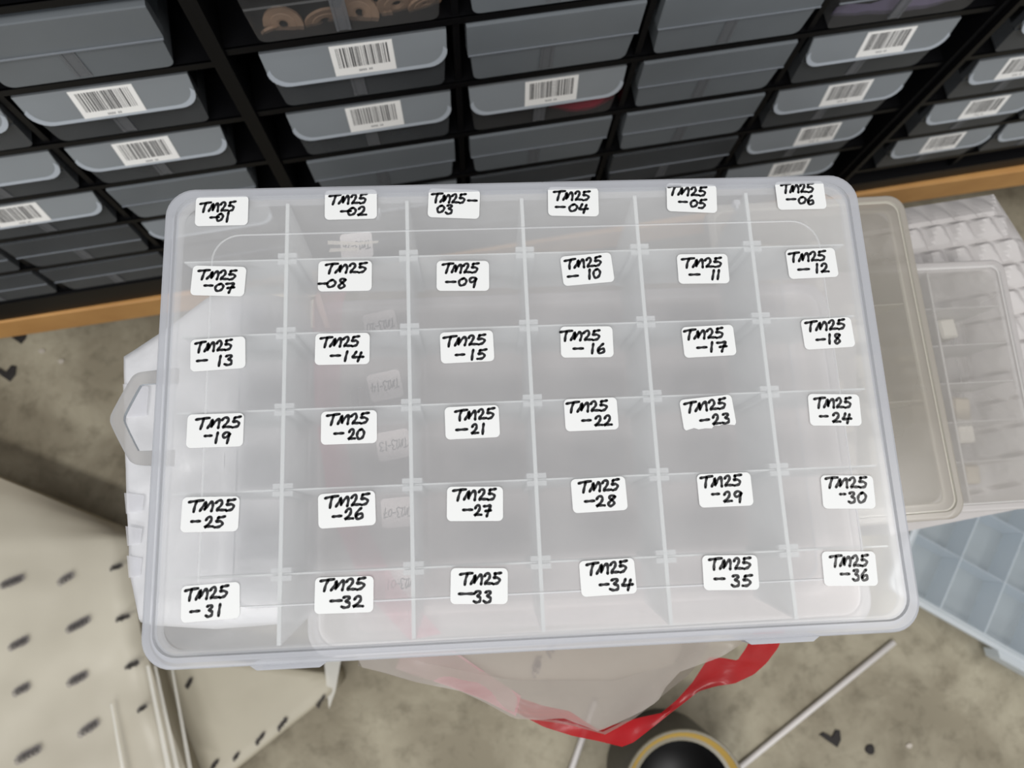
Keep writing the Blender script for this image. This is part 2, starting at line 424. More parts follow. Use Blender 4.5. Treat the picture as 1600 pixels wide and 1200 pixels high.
# ---- middle cabinet
P_, Q_, G_ = 13.0, 6.6365, .6084
X0, Z0 = -8.8965, -40.70
BASE = -77.6
mid = empty('drawer_cabinet', W((X0+2*P_, RY, BASE)), label='black cabinet with four columns of smoky drawers, in the middle of the rack', cat='cabinet', group='small parts drawer cabinets on the wooden shelf')
def lx(x): return x-(X0+2*P_)
def lz(z): return z-BASE
rows = [Z0-k*Q_ for k in range(6)]
cabinet_frame(mid, lx(X0-1.7), lx(X0+4*P_+2.2), 0, lz(-31.0), [lx(X0+i*P_) for i in (1, 2, 3)], [lz(z)-.35 for z in rows])
for c in (0, 4):   # thick dark side rails
    pass
LAB = {(0,1): (567,85), (0,2): (585,175), (1,2): (860,135), (3,2): (1382,60), (3,3): (1320,140), (3,4): (1275,205), (3,5): (1232,258), (0,0): (470, -40), (0, 4): None}
for c in range(4):
    for k in range(6):
        if k == 0 and c == 3: continue
        zb = Z0-k*Q_
        style = 'lip' if (c, k) in LAB else 'plain'
        lxx = None
        if LAB.get((c, k)): lxx = lx(onface(*LAB[(c, k)]).x)
        if (c, k) == (0, 0): lxx = None
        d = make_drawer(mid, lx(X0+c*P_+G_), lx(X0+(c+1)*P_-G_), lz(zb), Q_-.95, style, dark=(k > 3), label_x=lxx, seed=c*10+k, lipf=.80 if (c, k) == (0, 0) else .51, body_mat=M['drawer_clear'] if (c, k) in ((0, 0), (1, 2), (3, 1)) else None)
# ---- left cabinet
sL = 1.018
RYL = RY*sL
xL = [-12.5*sL, -24.2*sL, -35.5*sL, -46.9*sL]; PL = 11.4*sL
zL = [(-41.65-6.04*k)*sL for k in range(6)]
left = empty('drawer_cabinet', W((xL[2], RYL, BASE)), label='black drawer cabinet in upper left corner, its top wide drawer without barcode', cat='cabinet', group='small parts drawer cabinets on the wooden shelf')
def l2(x): return x-xL[2]
cabinet_frame(left, l2(xL[3]-12), l2(-10.75), 0, lz(-33.0), [l2(xL[1]), l2(xL[2]), l2(xL[3])], [lz(z)-.3 for z in zL]+[lz(zL[0]+6.3)], plinth=4.0)
LL = {(0,1): (165,148), (0,2): (230,232), (1,3): (35,335), (1,2): None, (1,1): None, (0,4): None}
for c in range(4):
    for k in range(6):
        x1 = xL[c]-.35 if c < 4 else 0; x0 = (xL[c]-PL)+.35
        if aty(0, 300, RYL).x > x1+6 and k < 3: continue
        style = 'lip' if (c, k) in LL else 'plain'
        lxx = l2(aty(*LL[(c, k)], RYL).x) if LL.get((c, k)) else None
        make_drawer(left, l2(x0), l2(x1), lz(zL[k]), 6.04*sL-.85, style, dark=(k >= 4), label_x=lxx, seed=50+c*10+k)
# ---- right cabinet
sR = .985; RYR = RY*sR
zR = [z*sR for z in (-47.3, -53.8, -60.45, -66.9, -73.25)]
xr0 = 48.0*sR; PR = 11.9*sR
right = empty('drawer_cabinet', W((xr0+2*PR, RYR, BASE)), label='black drawer cabinet cut off by the right frame edge', cat='cabinet', group='small parts drawer cabinets on the wooden shelf')
def r2(x): return x-(xr0+2*PR)
cabinet_frame(right, r2(45.6*sR+.5), r2(xr0+4*PR+2), 0, lz(-31.0), [r2(xr0+PR*i) for i in (1, 2, 3)], [lz(z)-.3 for z in zR]+[lz(zR[0]+6.3)])
LR = {(0,1): None, (0,2): (1592,102), (0,3): (1527,170), (0,4): (1460,228), (1,3): None, (1,4): None}
for c in range(3):
    for k in range(5):
        if c == 0 and k == 0 or (c == 1 and k < 2) or (c == 2 and k < 4): continue
        lxx = r2(aty(*LR[(c, k)], RYR).x) if LR.get((c, k)) else None
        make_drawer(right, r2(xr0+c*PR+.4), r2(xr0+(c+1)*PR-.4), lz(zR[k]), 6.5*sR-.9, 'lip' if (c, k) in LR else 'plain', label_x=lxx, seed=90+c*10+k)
# ---- wooden shelf with feet
M['wood'] = solid('shelf_board_wood', (196, 148, 88), .5, c2=(176, 128, 72), scale=14)
yl, yr = 32.55, 31.0
root = empty('shelf', W((10, 45, -95)), label='low shelf board with orange wood edge carrying the black drawer cabinets', cat='shelf')
mb = MB()
def sh(x, y, z): return (x-10, y-45, z+95)
xa, xb = -90, 130
fy = lambda x: lerp(yl, yr, (x+45)/116)-.45
vs = [sh(xa, fy(xa), -82.2), sh(xb, fy(xb), -82.2), sh(xb, 62, -82.2), sh(xa, 62, -82.2), sh(xa, fy(xa), -77.65), sh(xb, fy(xb), -77.65), sh(xb, 62, -77.65), sh(xa, 62, -77.65)]
mb.add(vs, [(0,3,2,1),(4,5,6,7),(0,1,5,4),(1,2,6,5),(2,3,7,6),(3,0,4,7)])
mb.build('shelf_board', M['wood'], root, bevel=.12)
for x in (-85, 20, 122):
    f = MB(); f.box(x-3-10, x+3-10, -3, 12, 0, 12.75); f.build('leg', M['black_back'], root)
f = MB(); f.box(-100, 120, 13, 14, 0, 12.75); f.build('back_rail', M['black_back'], root)

# ---- contents of the drawers that can be seen through the plastic
M['coin'] = solid('tan_washer', (176, 146, 122), .6, c2=(146, 120, 100), scale=60)
def disc(px, py, r, tilt):
    p = aty(px, py, RY+.9); n = 20; mb = MB()
    rings = []
    for rad, y in ((.22, 0), (.35, -.06), (.62, -.06), (.66, -.02), (1, -.05), (1, .12), (.22, .12)):
        rings.append([(r*rad*math.cos(i*2*math.pi/n), y, r*rad*math.sin(i*2*math.pi/n)) for i in range(n)])
    mb.rings(rings+[rings[0]])
    o = mb.build('wooden_disc', M['coin'], smooth=False); o.location = W(p); o.rotation_euler = (tilt, 0, tilt*.7)
    return tag(o, 'tan round disc with a small hole seen through the drawer front', 'disc', 'tan discs inside the upper drawer of the middle cabinet')
for px, py, r, t in ((443, 38, 1.22, -.2), (508, 32, 1.25, .2), (562, 20, 1.2, -.3), (620, 6, 1.25, .15), (424, 50, .62, .35), (590, 24, .95, -.1), (664, 6, 1.1, .3)):
    disc(px, py, r, t)
def pouch(px0, px1, py, h, mat, label, name, cat='bag'):
    a = aty(px0, py, RY+1.1); b_ = aty(px1, py, RY+1.1); mb = MB(); rowsv = []
    nu, nv = 12, 5
    for sgn in (-1, 1):
        g = []
        for j in range(nv+1):
            r_ = []
            for i in range(nu+1):
                u, v = i/nu, j/nv
                bul = math.sin(math.pi*u)*math.sin(math.pi*v)
                r_.append(((u-.5)*(b_.x-a.x), sgn*.75*bul+.1*noise.noise(Vector((i*.9, j*.9, sgn))), (v-.5)*h*(1+.12*math.sin(i*1.7))))
            g.append(r_)
        mb.grid(g)
    o = mb.build(name, mat, smooth=True); o.location = W((a+b_)/2); tag(o, label, cat)
pouch(1300, 1490, 22, 3.6, M['purple'], 'lilac folded bag seen inside the drawer at the top right of the middle cabinet', 'lilac_bag')
M['red_item'] = solid('red_content', (170, 30, 60), .5)
pouch(858, 955, 162, 2.3, M['red_item'], 'crumpled red packet showing inside the labelled drawer right of centre', 'red_packet', 'packet')

# ================================================================ organizer boxes
def organizer(root, w_, d_, t, ncol, nrow, mats, rim=.55, taper=.55, r=1.1, guides=True, emboss=None, posts=True, colx=None, rowy=None, lidpanel=True):
    """compartment box; root at the middle of its underside; local cm. mats: lid, rim, ridge, tray, divider, divider_top"""
    hw, hd = w_/2, d_/2
    X = lambda i, k=0: None
    # lid: skirt, flat rim, shallow step, clear panel
    lid = MB()
    R_ = lambda ins, z, rad=None: rr(-hw+ins, hw-ins, -hd+ins, hd-ins, max(.2, (rad if rad is not None else r-ins*.6)), z)
    prof = [(0.0, t-.75), (0.0, t-.14), (.05, t-.04), (.13, t)]
    lid.rings([R_(a, z) for a, z in prof], 1)
    lid.rings([R_(.13, t), R_(.40, t)], 1)
    lid.rings([R_(.40, t), R_(.45, t-.10), R_(.52, t-.10)], 2)
    if emboss:
        e = emboss
        lid.rings([R_(.52, t-.10), rr(-e[0], e[0], -e[1], e[1], e[2], t-.10)], 0)
        lid.rings([rr(-e[0]+k, e[0]-k, -e[1]+k, e[1]-k, e[2]-k, z) for k, z in ((0, t-.10), (.03, t-.07), (.05, t-.07), (.08, t-.10))], 3)
        lid.rings([rr(-e[0]+.08, e[0]-.08, -e[1]+.08, e[1]-.08, e[2]-.08, t-.10)]*1+[rr(-e[0]+.3, e[0]-.3, -e[1]+.3, e[1]-.3, e[2]-.3, t-.10)], 0, cap1=True)
    else:
        lid.rings([R_(.52, t-.10), R_(.8, t-.10)], 0, cap1=True)
    L = lid.build('lid', [mats[0], mats[1], mats[2], M['crease']], root)
    # tray: flange, wall, floor with rounded edge
    tr = MB()
    tr.rings([R_(.18, t-.75), R_(.18, t-.42), R_(rim-.12, t-.42)], 1)
    tr.rings([R_(rim-.12, t-.42), R_(rim, t-.42), R_(rim+.05, t-.5)], 2)
    tr.rings([R_(rim+.05, t-.5, r*.8), R_(rim+taper*.8, .35, r*.8), R_(rim+taper, .12, r*.75), R_(rim+taper+.25, 0, r*.7)], 0, cap1=True)
    # foot ring on the underside
    tr.rings([R_(rim+taper+.55, -.0, .8), R_(rim+taper+.65, .06, .8)], 2)
    T = tr.build('tray', [mats[3], mats[1], mats[2]], root)
    iw, ih = hw-rim-.05, hd-rim-.05
    colx = colx or [-iw+2*iw*(i+1)/ncol for i in range(ncol-1)]
    rowy = rowy or [ih-2*ih*(i+1)/nrow for i in range(nrow-1)]
    zt = t-.30
    th = .068 if guides else .06
    for cx in colx:
        dv = MB()
        e = ih; eb = ih-taper
        for sx in (-1, 1):
            dv.add([(cx+sx*th, -e, zt), (cx+sx*th, e, zt), (cx+sx*th*1.2, eb, .1), (cx+sx*th*1.2, -eb, .1)], [(0, 1, 2, 3) if sx < 0 else (3, 2, 1, 0)], 0)
        dv.add([(cx-th, -e, zt), (cx+th, -e, zt), (cx+th, e, zt), (cx-th, e, zt)], [(0, 1, 2, 3)], 1)
        dv.add([(cx-th, -e, zt-.12), (cx+th, -e, zt-.12), (cx+th, e, zt-.12), (cx-th, e, zt-.12)], [(0, 1, 2, 3)], 1)
        if guides:
            for ry in rowy:
                for sx in (-1, 1):
                    for sy in (-1, 1):
                        x_ = cx+sx*(th+.16); y_ = ry+sy*.14
                        dv.box(min(cx+sx*th, x_+sx*.11), max(cx+sx*th, x_+sx*.16), y_-.09, y_+.09, .5, zt-.02, 0)
        dv.build('long_divider', [mats[4], mats[5]], root)
    xs = [-iw+.02]+list(colx)+[iw-.02]
    for ry in rowy:
        for a, b_ in zip(xs, xs[1:]):
            dv = MB(); zz = zt-.12; g = .08; h2 = .03
            ga = g+(taper if a < -iw+.1 else 0); gb = g+(taper if b_ > iw-.1 else 0)
            for sy in (-1, 1):
                dv.add([(a+g, ry+sy*h2, zz), (b_-g, ry+sy*h2, zz), (b_-gb, ry+sy*h2, .12), (a+ga, ry+sy*h2, .12)], [(3, 2, 1, 0) if sy < 0 else (0, 1, 2, 3)], 0)
            dv.add([(a+g, ry-h2, zz), (b_-g, ry-h2, zz), (b_-g, ry+h2, zz), (a+g, ry+h2, zz)], [(0, 1, 2, 3)], 1)
            dv.build('cross_divider', [mats[4], mats[5]], root)
    return L, T

BW, BD, BT = 27.5, 17.81, 4.45
MAINZ = -27.6
ZB = MAINZ-BT
cx, cy, ang = 2.6932, 5.0496, -.1417
mainbox = empty('organizer_box', W((cx, cy, ZB)), ang, label='large clear compartment box with 36 handwritten stickers on its lid, topmost in the middle', cat='storage box')
COLX = [-9.12, -4.44, .13, 4.70, 9.25]; ROWY = [6.0, 3.0, .05, -2.92, -5.9]
lid, tray = organizer(mainbox, BW, BD, BT, 6, 6, (M['lid'], M['lid_rim'], M['ridge'], M['tray'], M['divider'], M['divider_top']), emboss=(11.93, 6.98, 1.1), colx=COLX, rowy=ROWY)
# latches on the near edge
for a, b_ in ((-10.1, -7.4), (7.2, 10.0)):
    mb = MB(); yb = -BD/2
    o = [(a, yb+.02), (a+.28, yb-.17), (b_-.28, yb-.17), (b_, yb+.02)]
    mb.rings([[(x, y, z) for x, y in o] for z in (BT-1.6, BT-.2)], cap0=True, cap1=True)
    mb.box(a+.35, b_-.35, yb-.2, yb-.1, BT-1.5, BT-.6)
    mb.build('latch', M['lid_rim'], mainbox)
# little moulded clips under the far edge of the lid
for x in (-5.6, 10.9, 8.8):
    mb = MB(); mb.box(x-.12, x+.12, 7.75, 7.95, BT-.5, BT-.16); mb.box(x-.05, x+.05, 7.6, 7.8, BT-.45, BT-.2); mb.build('lid_clip', M['ridge'], mainbox)
# hanging loop at the left end
outp = [(-13.6, 2.12), (-14.75, 2.03), (-15.2, 1.93), (-15.45, 1.6), (-15.95, .55), (-16.05, .2), (-15.95, -.15), (-15.35, -1.25), (-15.1, -1.55), (-14.7, -1.66), (-13.6, -1.72)]
inp = [(-13.6, 1.52), (-14.75, 1.52), (-14.95, 1.48), (-15.05, 1.38), (-15.48, .45), (-15.54, .2), (-15.48, -.05), (-14.98, -1.0), (-14.9, -1.08), (-14.7, -1.1), (-13.6, -1.1)]
sm_o = smooth_line([(a, b_) for a, b_ in outp], 3); sm_i = smooth_line([(a, b_) for a, b_ in inp], 3)
hz = 2.6; mb = MB()
prof = []
for zz, e in ((hz, 0), (hz+.09, .04), (hz+.18, .04), (hz+.22, .1)): pass
A1 = [(x, y, hz+.2) for x, y in sm_o]; A2 = [(x, y, hz+.2) for x, y in sm_i]; B1 = [(x, y, hz) for x, y in sm_o]; B2 = [(x, y, hz) for x, y in sm_i]
mb.grid([A1, A2], 0); mb.grid([B2, B1], 0); mb.grid([B1, A1], 1); mb.grid([A2, B2], 1)
mb.build('hanging_loop', [M['hook'], M['lip_edge']], mainbox)

STICK = {1: (-11.57, 7.93, 0.0, 2.02, 1.22), 2: (-6.6, 8.07, 0.0, 2.04, 1.25), 3: (-2.57, 8.01, -3.7, 2.04, 1.23), 4: (2.16, 7.97, -2.5, 2.02, 1.24), 5: (6.93, 8.01, -4.0, 2.02, 1.22), 6: (11.38, 8.01, -0.1, 1.98, 1.21), 7: (-11.59, 5.06, -3.3, 2.02, 1.15), 8: (-6.82, 5.12, -0.8, 2.07, 1.23), 9: (-2.31, 4.99, -1.7, 2.03, 1.22), 10: (2.53, 5.12, 3.7, 1.99, 1.21), 11: (7.09, 5.0, -1.1, 2.01, 1.22), 12: (11.46, 5.1, 1.0, 1.96, 1.22), 13: (-11.5, 2.19, 2.2, 2.01, 1.23), 14: (-6.91, 2.23, -0.9, 2.05, 1.21), 15: (-2.24, 2.15, 1.0, 2.01, 1.2), 16: (2.32, 2.19, -1.4, 2.0, 1.22), 17: (7.02, 2.06, 1.2, 2.03, 1.21), 18: (11.71, 2.22, 1.7, 1.97, 1.19), 19: (-11.49, -0.69, -0.3, 2.05, 1.24), 20: (-6.66, -0.76, -0.2, 2.06, 1.23), 21: (-2.14, -0.74, 0.6, 2.0, 1.2), 22: (2.3, -0.61, 0.2, 1.97, 1.21), 23: (6.7, -0.72, 4.2, 2.0, 1.19), 24: (11.56, -0.79, -2.5, 1.95, 1.21), 25: (-11.55, -3.7, -1.3, 2.01, 1.24), 26: (-6.73, -3.74, 1.5, 2.06, 1.23), 27: (-2.14, -3.73, -2.2, 2.04, 1.24), 28: (2.39, -3.59, 1.1, 2.0, 1.23), 29: (7.05, -3.61, 0.0, 2.01, 1.22), 30: (11.64, -3.88, -2.5, 1.93, 1.22), 31: (-11.42, -6.72, 2.0, 1.99, 1.22), 32: (-6.82, -6.69, -0.9, 2.07, 1.24), 33: (-2.09, -6.61, -2.7, 2.03, 1.24), 34: (2.5, -6.52, 1.0, 1.96, 1.25), 35: (6.94, -6.56, -2.1, 2.01, 1.21), 36: (11.31, -6.62, -2.4, 1.94, 1.21)}
# line 1: u0,u1,vc | dash u0,u1,v | digits u0,u1,vc   (fractions of the sticker, v down)
TXT = {
1:(.09,.75,.36,.29,.45,.72,.41,.64,.72),2:(.09,.81,.32,.31,.50,.73,.44,.80,.74),3:(.07,.73,.33,.77,.94,.38,.18,.49,.71),4:(.12,.83,.30,.15,.33,.70,.41,.78,.72),
5:(.04,.80,.27,.24,.40,.66,.47,.78,.70),6:(.12,.78,.25,.20,.38,.64,.44,.77,.68),7:(.11,.82,.30,.25,.40,.67,.45,.80,.72),8:(.13,.90,.25,.01,.17,.75,.17,.53,.75),
9:(.11,.80,.25,.18,.36,.71,.42,.76,.71),10:(.08,.80,.28,.10,.30,.70,.50,.74,.68),11:(.10,.88,.30,.22,.42,.70,.67,.80,.71),12:(.05,.80,.27,.20,.42,.70,.55,.82,.68),
13:(.08,.76,.25,.12,.30,.68,.50,.78,.72),14:(.10,.81,.28,.29,.46,.72,.53,.88,.74),15:(.07,.86,.30,.28,.44,.75,.56,.85,.77),16:(0,.76,.30,.24,.42,.72,.57,.86,.72),
17:(.04,.80,.26,.26,.44,.70,.50,.82,.70),18:(.08,.87,.24,.25,.42,.70,.48,.74,.70),19:(.16,.95,.28,.32,.44,.66,.50,.77,.72),20:(.11,.85,.25,.24,.40,.68,.49,.77,.72),
21:(.19,.92,.27,.20,.40,.72,.48,.72,.72),22:(.05,.82,.26,.32,.48,.69,.56,.88,.72),23:(.08,.88,.27,.33,.50,.72,.56,.90,.74),24:(.12,.84,.28,.20,.35,.71,.44,.80,.75),
25:(.12,.93,.26,.18,.33,.70,.42,.75,.73),26:(.12,.90,.25,.25,.40,.68,.46,.80,.64),27:(.11,.88,.24,.29,.45,.68,.49,.78,.70),28:(.15,.88,.25,.23,.40,.68,.43,.80,.70),
29:(.06,.82,.24,.25,.38,.62,.46,.80,.72),30:(.08,.88,.22,.34,.44,.57,.49,.83,.67),31:(.06,.80,.25,.16,.31,.72,.42,.68,.74),32:(.09,.86,.22,.27,.46,.66,.46,.83,.70),
33:(.17,.88,.30,.15,.42,.72,.41,.73,.80),34:(.13,.86,.24,.34,.50,.70,.52,.93,.72),35:(.12,.88,.25,.20,.38,.68,.50,.87,.74),36:(.15,.86,.28,.32,.48,.66,.54,.84,.69)}
ORD = ['first', 'second', 'third', 'fourth', 'fifth', 'sixth']
def sticker(parent, n, cx_, cy_, deg, w_, h_, z, paper, ink, text1, num, tx, pen=.1, label=None, wname='handwriting'):
    mb = MB()
    r_ = .17
    e = w_*.006
    corners = rr(-w_/2, w_/2, -h_/2, h_/2, r_, 0, 5)
    if n == 23:    # torn lower edge
        corners = [(x, y+(.05*abs(math.sin(x*17)) if y < -h_/2+.02 else 0), 0) for x, y, _ in corners]
        tail = [(-.62, -h_/2+.09), (-.45, -h_/2+.02), (-.2, -h_/2+.03), (.05, -h_/2+.0), (.15, -h_/2+.1), (.35, -h_/2+.07), (.5, -h_/2+.12)]
        k = 17+1   # insert along the bottom side
        corners = corners[:18]+[(x, y, 0) for x, y in tail]+corners[18:]
    mb.rings([[(x, y, 0) for x, y, _ in corners], [(x, y, .018) for x, y, _ in corners]], cap1=True)
    o = mb.build('sticker', paper, parent)
    o.location = (cx_*S, cy_*S, z*S); o.rotation_euler = (0, 0, math.radians(deg))
    if label: o['label'] = label
    pm = MB()
    U = lambda u: (u-.5)*w_
    V = lambda v: (.5-v)*h_
    u0, u1, vc, d0, d1, dv, g0, g1, gv = tx
    hh = .17; zz = .022
    sl = .05
    write(pm, TM25 if text1 == 'TM25' else TM23, U(u0), U(u1), V(vc+hh), V(vc-hh), pen, zz, .012)
    write(pm, DG['-'], U(d0), U(d1), V(dv+.05), V(dv-.05), pen, zz)
    ds = '%02d' % num
    wd = (g1-g0)
    if ds == '11': cells = [(g0-.05, g0+wd*.62), (g0+wd*.45, g1+.05)]
    elif ds[0] == '1': cells = [(g0-wd*.06, g0+wd*.30), (g0+wd*.42, g1)]
    elif ds[1] == '1': cells = [(g0, g0+wd*.52), (g0+wd*.72, g1+wd*.06)]
    else: cells = [(g0, g0+wd*.44), (g0+wd*.53, g1)]
    for ch, (a, b_) in zip(ds, cells):
        up = .03 if ch in '0' and ds[0] == '0' else 0
        write(pm, DG[ch], U(a), U(b_), V(gv+.155-up), V(gv-.155+up), pen, zz, .02, slant=.12)
    pm.build(wname, ink, o)
    return o
TM23 = TM25[:5]+[[(.84, .95), (.92, 1), (.98, .85), (.90, .6), (.98, .45), (.98, .15), (.88, .0), (.80, .1)]]
for n in range(1, 37):
    a, b_, dg, w_, h_ = STICK[n]
    sticker(mainbox, n, a, b_, dg, (w_+2.01)/2, (h_+1.22)/2, BT-.045, M['sticker'], M['marker'], 'TM25', n, TXT[n],
            label='white rounded sticker handwritten TM25 -%02d' % n)

# ---- box of the older series, inside the bag right under the top one
FM = [film('inner_lid', (238, 234, 232), .46, .35, .2, c2=(214, 208, 206), scale=7, alpha2=.74, transl=.25),
      film('inner_rim', (214, 212, 214), .6, .3, .2, transl=.25), film('inner_ridge', (234, 232, 232), .8, .3, .2, transl=.25),
      film('inner_tray', (200, 196, 196), .5, .35, .2, transl=.25), film('inner_divider', (216, 214, 216), .6, .3, .2, transl=.25), film('inner_divider_edge', (228, 226, 228), .85, .3, .2, transl=.25)]
a_ = at(912, 715, -32.35)
FZ = -32.35-4.2
inner = empty('organizer_box', W((a_.x, a_.y, FZ)), ang+.01, label='grey compartment box directly under the big labelled box, with faded stickers', cat='storage box')
organizer(inner, 23.6, 15.2, 4.1, 5, 5, FM, guides=False)
for i, (px, py, num, dg) in enumerate(((556, 381, 26, 184), (594, 506, 20, 190), (601, 601, 14, 190), (614, 694, 13, 188), (622, 800, 7, 182), (628, 912, 1, 180))):
    q = at(px, py, -32.3); d = Vector((q.x-a_.x, q.y-a_.y))
    c_, s_ = math.cos(-(ang+.01)), math.sin(-(ang+.01))
    tx = (.08, .55, .5, .58, .66, .5, .69, .93, .5)
    sticker(inner, 100+i, d.x*c_-d.y*s_, d.x*s_+d.y*c_, dg, 1.45, 1.25, 4.02, M['old_sticker'], M['pencil'], 'TM23', num, tx, pen=.05, label='faded sticker turned upside down, handwritten TM23-%02d' % num)
a2 = at(905, 722, -37)
lower = empty('organizer_box', W((a2.x, a2.y, FZ-4.25)), ang+.05, label='greyish compartment box in the bag, second below the big labelled box', cat='storage box')
organizer(lower, 23.4, 15.0, 4.1, 4, 4, FM, guides=False)
ZC = FZ-4.30    # top of the parcel in the bag

# ================================================================ soft goods and stacks
def rel(root, v):       # world cm (lens-relative) -> local cm of an unrotated root given in lens-relative cm
    return (v[0]-root[0], v[1]-root[1], v[2]-root[2])
def resample(p, n):
    L = [0]
    for a, b in zip(p, p[1:]): L.append(L[-1]+math.sqrt(sum((x-y)**2 for x, y in zip(a, b))))
    out = []
    for i in range(n+1):
        t = L[-1]*i/n; k = 0
        while k < len(L)-2 and L[k+1] < t: k += 1
        u = (t-L[k])/((L[k+1]-L[k]) or 1)
        out.append(tuple(x+(y-x)*u for x, y in zip(p[k], p[k+1])))
    return out
def sheet(name, A, B, mat, parent, org, nu=40, nv=10, amp=.3, freq=.35, seed=0, pinch=True):
    """film stretched between two seen outlines [(px,py,z)]"""
    a = resample([tuple(at(*q)) for q in A], nu); b = resample([tuple(at(*q)) for q in B], nu)
    rows_ = []
    for j in range(nv+1):
        t = j/nv; r_ = []
        for p, q in zip(a, b):
            v = [p[i]+(q[i]-p[i])*t for i in range(3)]
            f_ = amp*(math.sin(math.pi*t) if pinch else 1)
            v[2] += f_*noise.noise(Vector((v[0]*freq+seed, v[1]*freq, seed)))*2
            r_.append(rel(org, v))
        rows_.append(r_)
    mb = MB(); mb.grid(rows_); return mb.build(name, mat, parent, smooth=True)
def prism(name, poly, zt, zb, mat, parent, org, bevel=.8, amp=.25, freq=.3, rings=9, n=64, seed=0, fn=None, shrink=.0):
    """bundle whose top outline is seen at depth zt, standing on zb"""
    P_ = resample([tuple(at(px, py, zt)) for px, py in poly+[poly[0]]], n)[:-1]
    cx_ = sum(p[0] for p in P_)/n; cy_ = sum(p[1] for p in P_)/n
    size = sum(math.hypot(p[0]-cx_, p[1]-cy_) for p in P_)/n
    def ring(k, z, nz):
        out = []
        for p in P_:
            x = cx_+(p[0]-cx_)*k; y = cy_+(p[1]-cy_)*k
            zz = z+nz*amp*2*noise.noise(Vector((x*freq+seed, y*freq, seed)))
            if fn and nz: zz += fn(x, y)*nz
            out.append(rel(org, (x, y, zz)))
        return out
    kb = 1-bevel/size
    rs = [ring(1-shrink, zb, 0), ring(1-shrink*.3, (zb+zt)/2, 0), ring(1, zt-bevel, 0), ring(1-bevel*.3/size, zt-bevel*.35, .3), ring(kb, zt, 1)]
    for i in range(1, rings): rs.append(ring(kb*(1-i/rings), zt, 1))
    mb = MB(); mb.rings(rs, cap0=True, cap1=True)
    return mb.build(name, mat, parent, smooth=True)
def root_at(name, px, py, z, zb, **kw):
    p = at(px, py, z); org = (p.x, p.y, zb)
    return empty(name, W(org), **kw), org

# ---- white foam-wrapped bundle under the left end of the big box
M['foam'] = solid('white_foam_wrap', (214, 214, 216), .35, c2=(186, 186, 188), scale=22, bump=.5, bscale=35)
e, eo = root_at('foam_bundle', 330, 740, -33, -95, label='tall bundle in white glossy foam wrap showing at the left of the big box', cat='bundle')
prism('foam_wrap', [(187, 552), (240, 518), (330, 452), (430, 440), (462, 470), (462, 975), (330, 985), (212, 978), (196, 900), (190, 760)], -33.2, -95, M['foam'], e, eo, bevel=.5, amp=.12, freq=.8)
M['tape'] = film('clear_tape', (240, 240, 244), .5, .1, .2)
for (x0, y0, x1, y1) in ((192, 600, 232, 650), (194, 770, 225, 800), (196, 822, 222, 850), (198, 868, 222, 900), (350, 470, 420, 500)):
    q = [at(x0, y0, -33.05), at(x1, y0+4, -33.05), at(x1-3, y1, -33.05), at(x0+3, y1+3, -33.05)]
    mb = MB(); mb.add([rel(eo, v) for v in q], [(3, 2, 1, 0)]); mb.build('glossy_patch', M['tape'], e)

# ---- carrier bag with a red handle, standing on the floor round its parcel
M['kraft'] = solid('parcel_paper', (168, 160, 147), .6, c2=(150, 143, 131), scale=9, bump=.2, bscale=14)
M['mark'] = film('faded_print', (104, 98, 106), .34, .6, 0, spec=.1, transl=0)
M['mark2'] = film('dark_print', (70, 66, 68), .62, .6, 0, spec=.1, transl=0)
pc, po = root_at('wrapped_parcel', 850, 770, ZC, -95, label='beige paper parcel standing in the carrier bag beneath the grey boxes', cat='parcel')
prism('parcel_body', [(600, 500), (1105, 470), (1070, 1040), (960, 1066), (800, 1066), (640, 1036)], ZC-.1, -94.8, M['kraft'], pc, po, bevel=.7, amp=.0)
def marks(parent, org, pts, z, mat, rnd, ln=.9, pen=.22):
    for k, (px, py, a) in enumerate(pts):
        mb = MB(); p = at(px, py, z)
        for j in range(rnd.randint(3, 5)):
            u = (j-2)*ln*.32; h_ = rnd.uniform(.15, .4)
            ca, sa = math.cos(a), math.sin(a)
            s_ = [(u+rnd.uniform(-.1, .1), -h_*.5), (u+.15, h_*.5), (u+.3, -h_*.2)]
            stroke(mb, [(p.x-org[0]+x*ca-y*sa, p.y-org[1]+x*sa+y*ca) for x, y in s_], pen, z-org[2]+.06)
        mb.build('print_mark', mat, parent)
marks(pc, po, [(862, 1010, 1.0), (838, 1042, 1.0)], ZC-.02, M['mark'], random.Random(3), .7, .14)

M['bagfilm'] = film('carrier_bag_film', (206, 198, 192), .36, .3, .3, c2=(192, 184, 176), scale=10, alpha2=.55, transl=.4, bump=.25, bscale=16)
M['bagpink'] = film('pink_striped_film', (206, 132, 144), .34, .3, .3, c2=(222, 196, 196), scale=9, alpha2=.48, transl=.35, bump=.2, bscale=20, stretch=(1.2, 5, 1))
M['veil'] = film('bag_film_over_box', (232, 228, 226), .14, .2, .2, c2=(228, 206, 208), scale=5, alpha2=.32, transl=.3)
M['veilpink'] = film('pink_film_over_box', (226, 150, 168), .26, .12, .3, c2=(206, 84, 116), scale=6, alpha2=.62, transl=.2, stretch=(7, .8, 1))
M['red'] = film('red_handle_film', (186, 26, 32), .93, .25, .1, c2=(150, 16, 24), scale=22, transl=.3, bump=.5, bscale=22)
bg_, bo = root_at('carrier_bag', 850, 760, -42, -95, label='white translucent carrier bag with red handle and pink stripes below the big box', cat='bag')
ring = [(560, 1040), (650, 1066), (720, 1079), (803, 1121), (880, 1130), (945, 1148), (1000, 1118), (1045, 1078), (1085, 1048), (1112, 1000), (1122, 800), (1124, 455), (850, 470), (585, 485), (570, 700)]
P0 = resample([tuple(at(px, py, -42.5)) for px, py in ring+[ring[0]]], 90)[:-1]
mb = MB(); rs = []
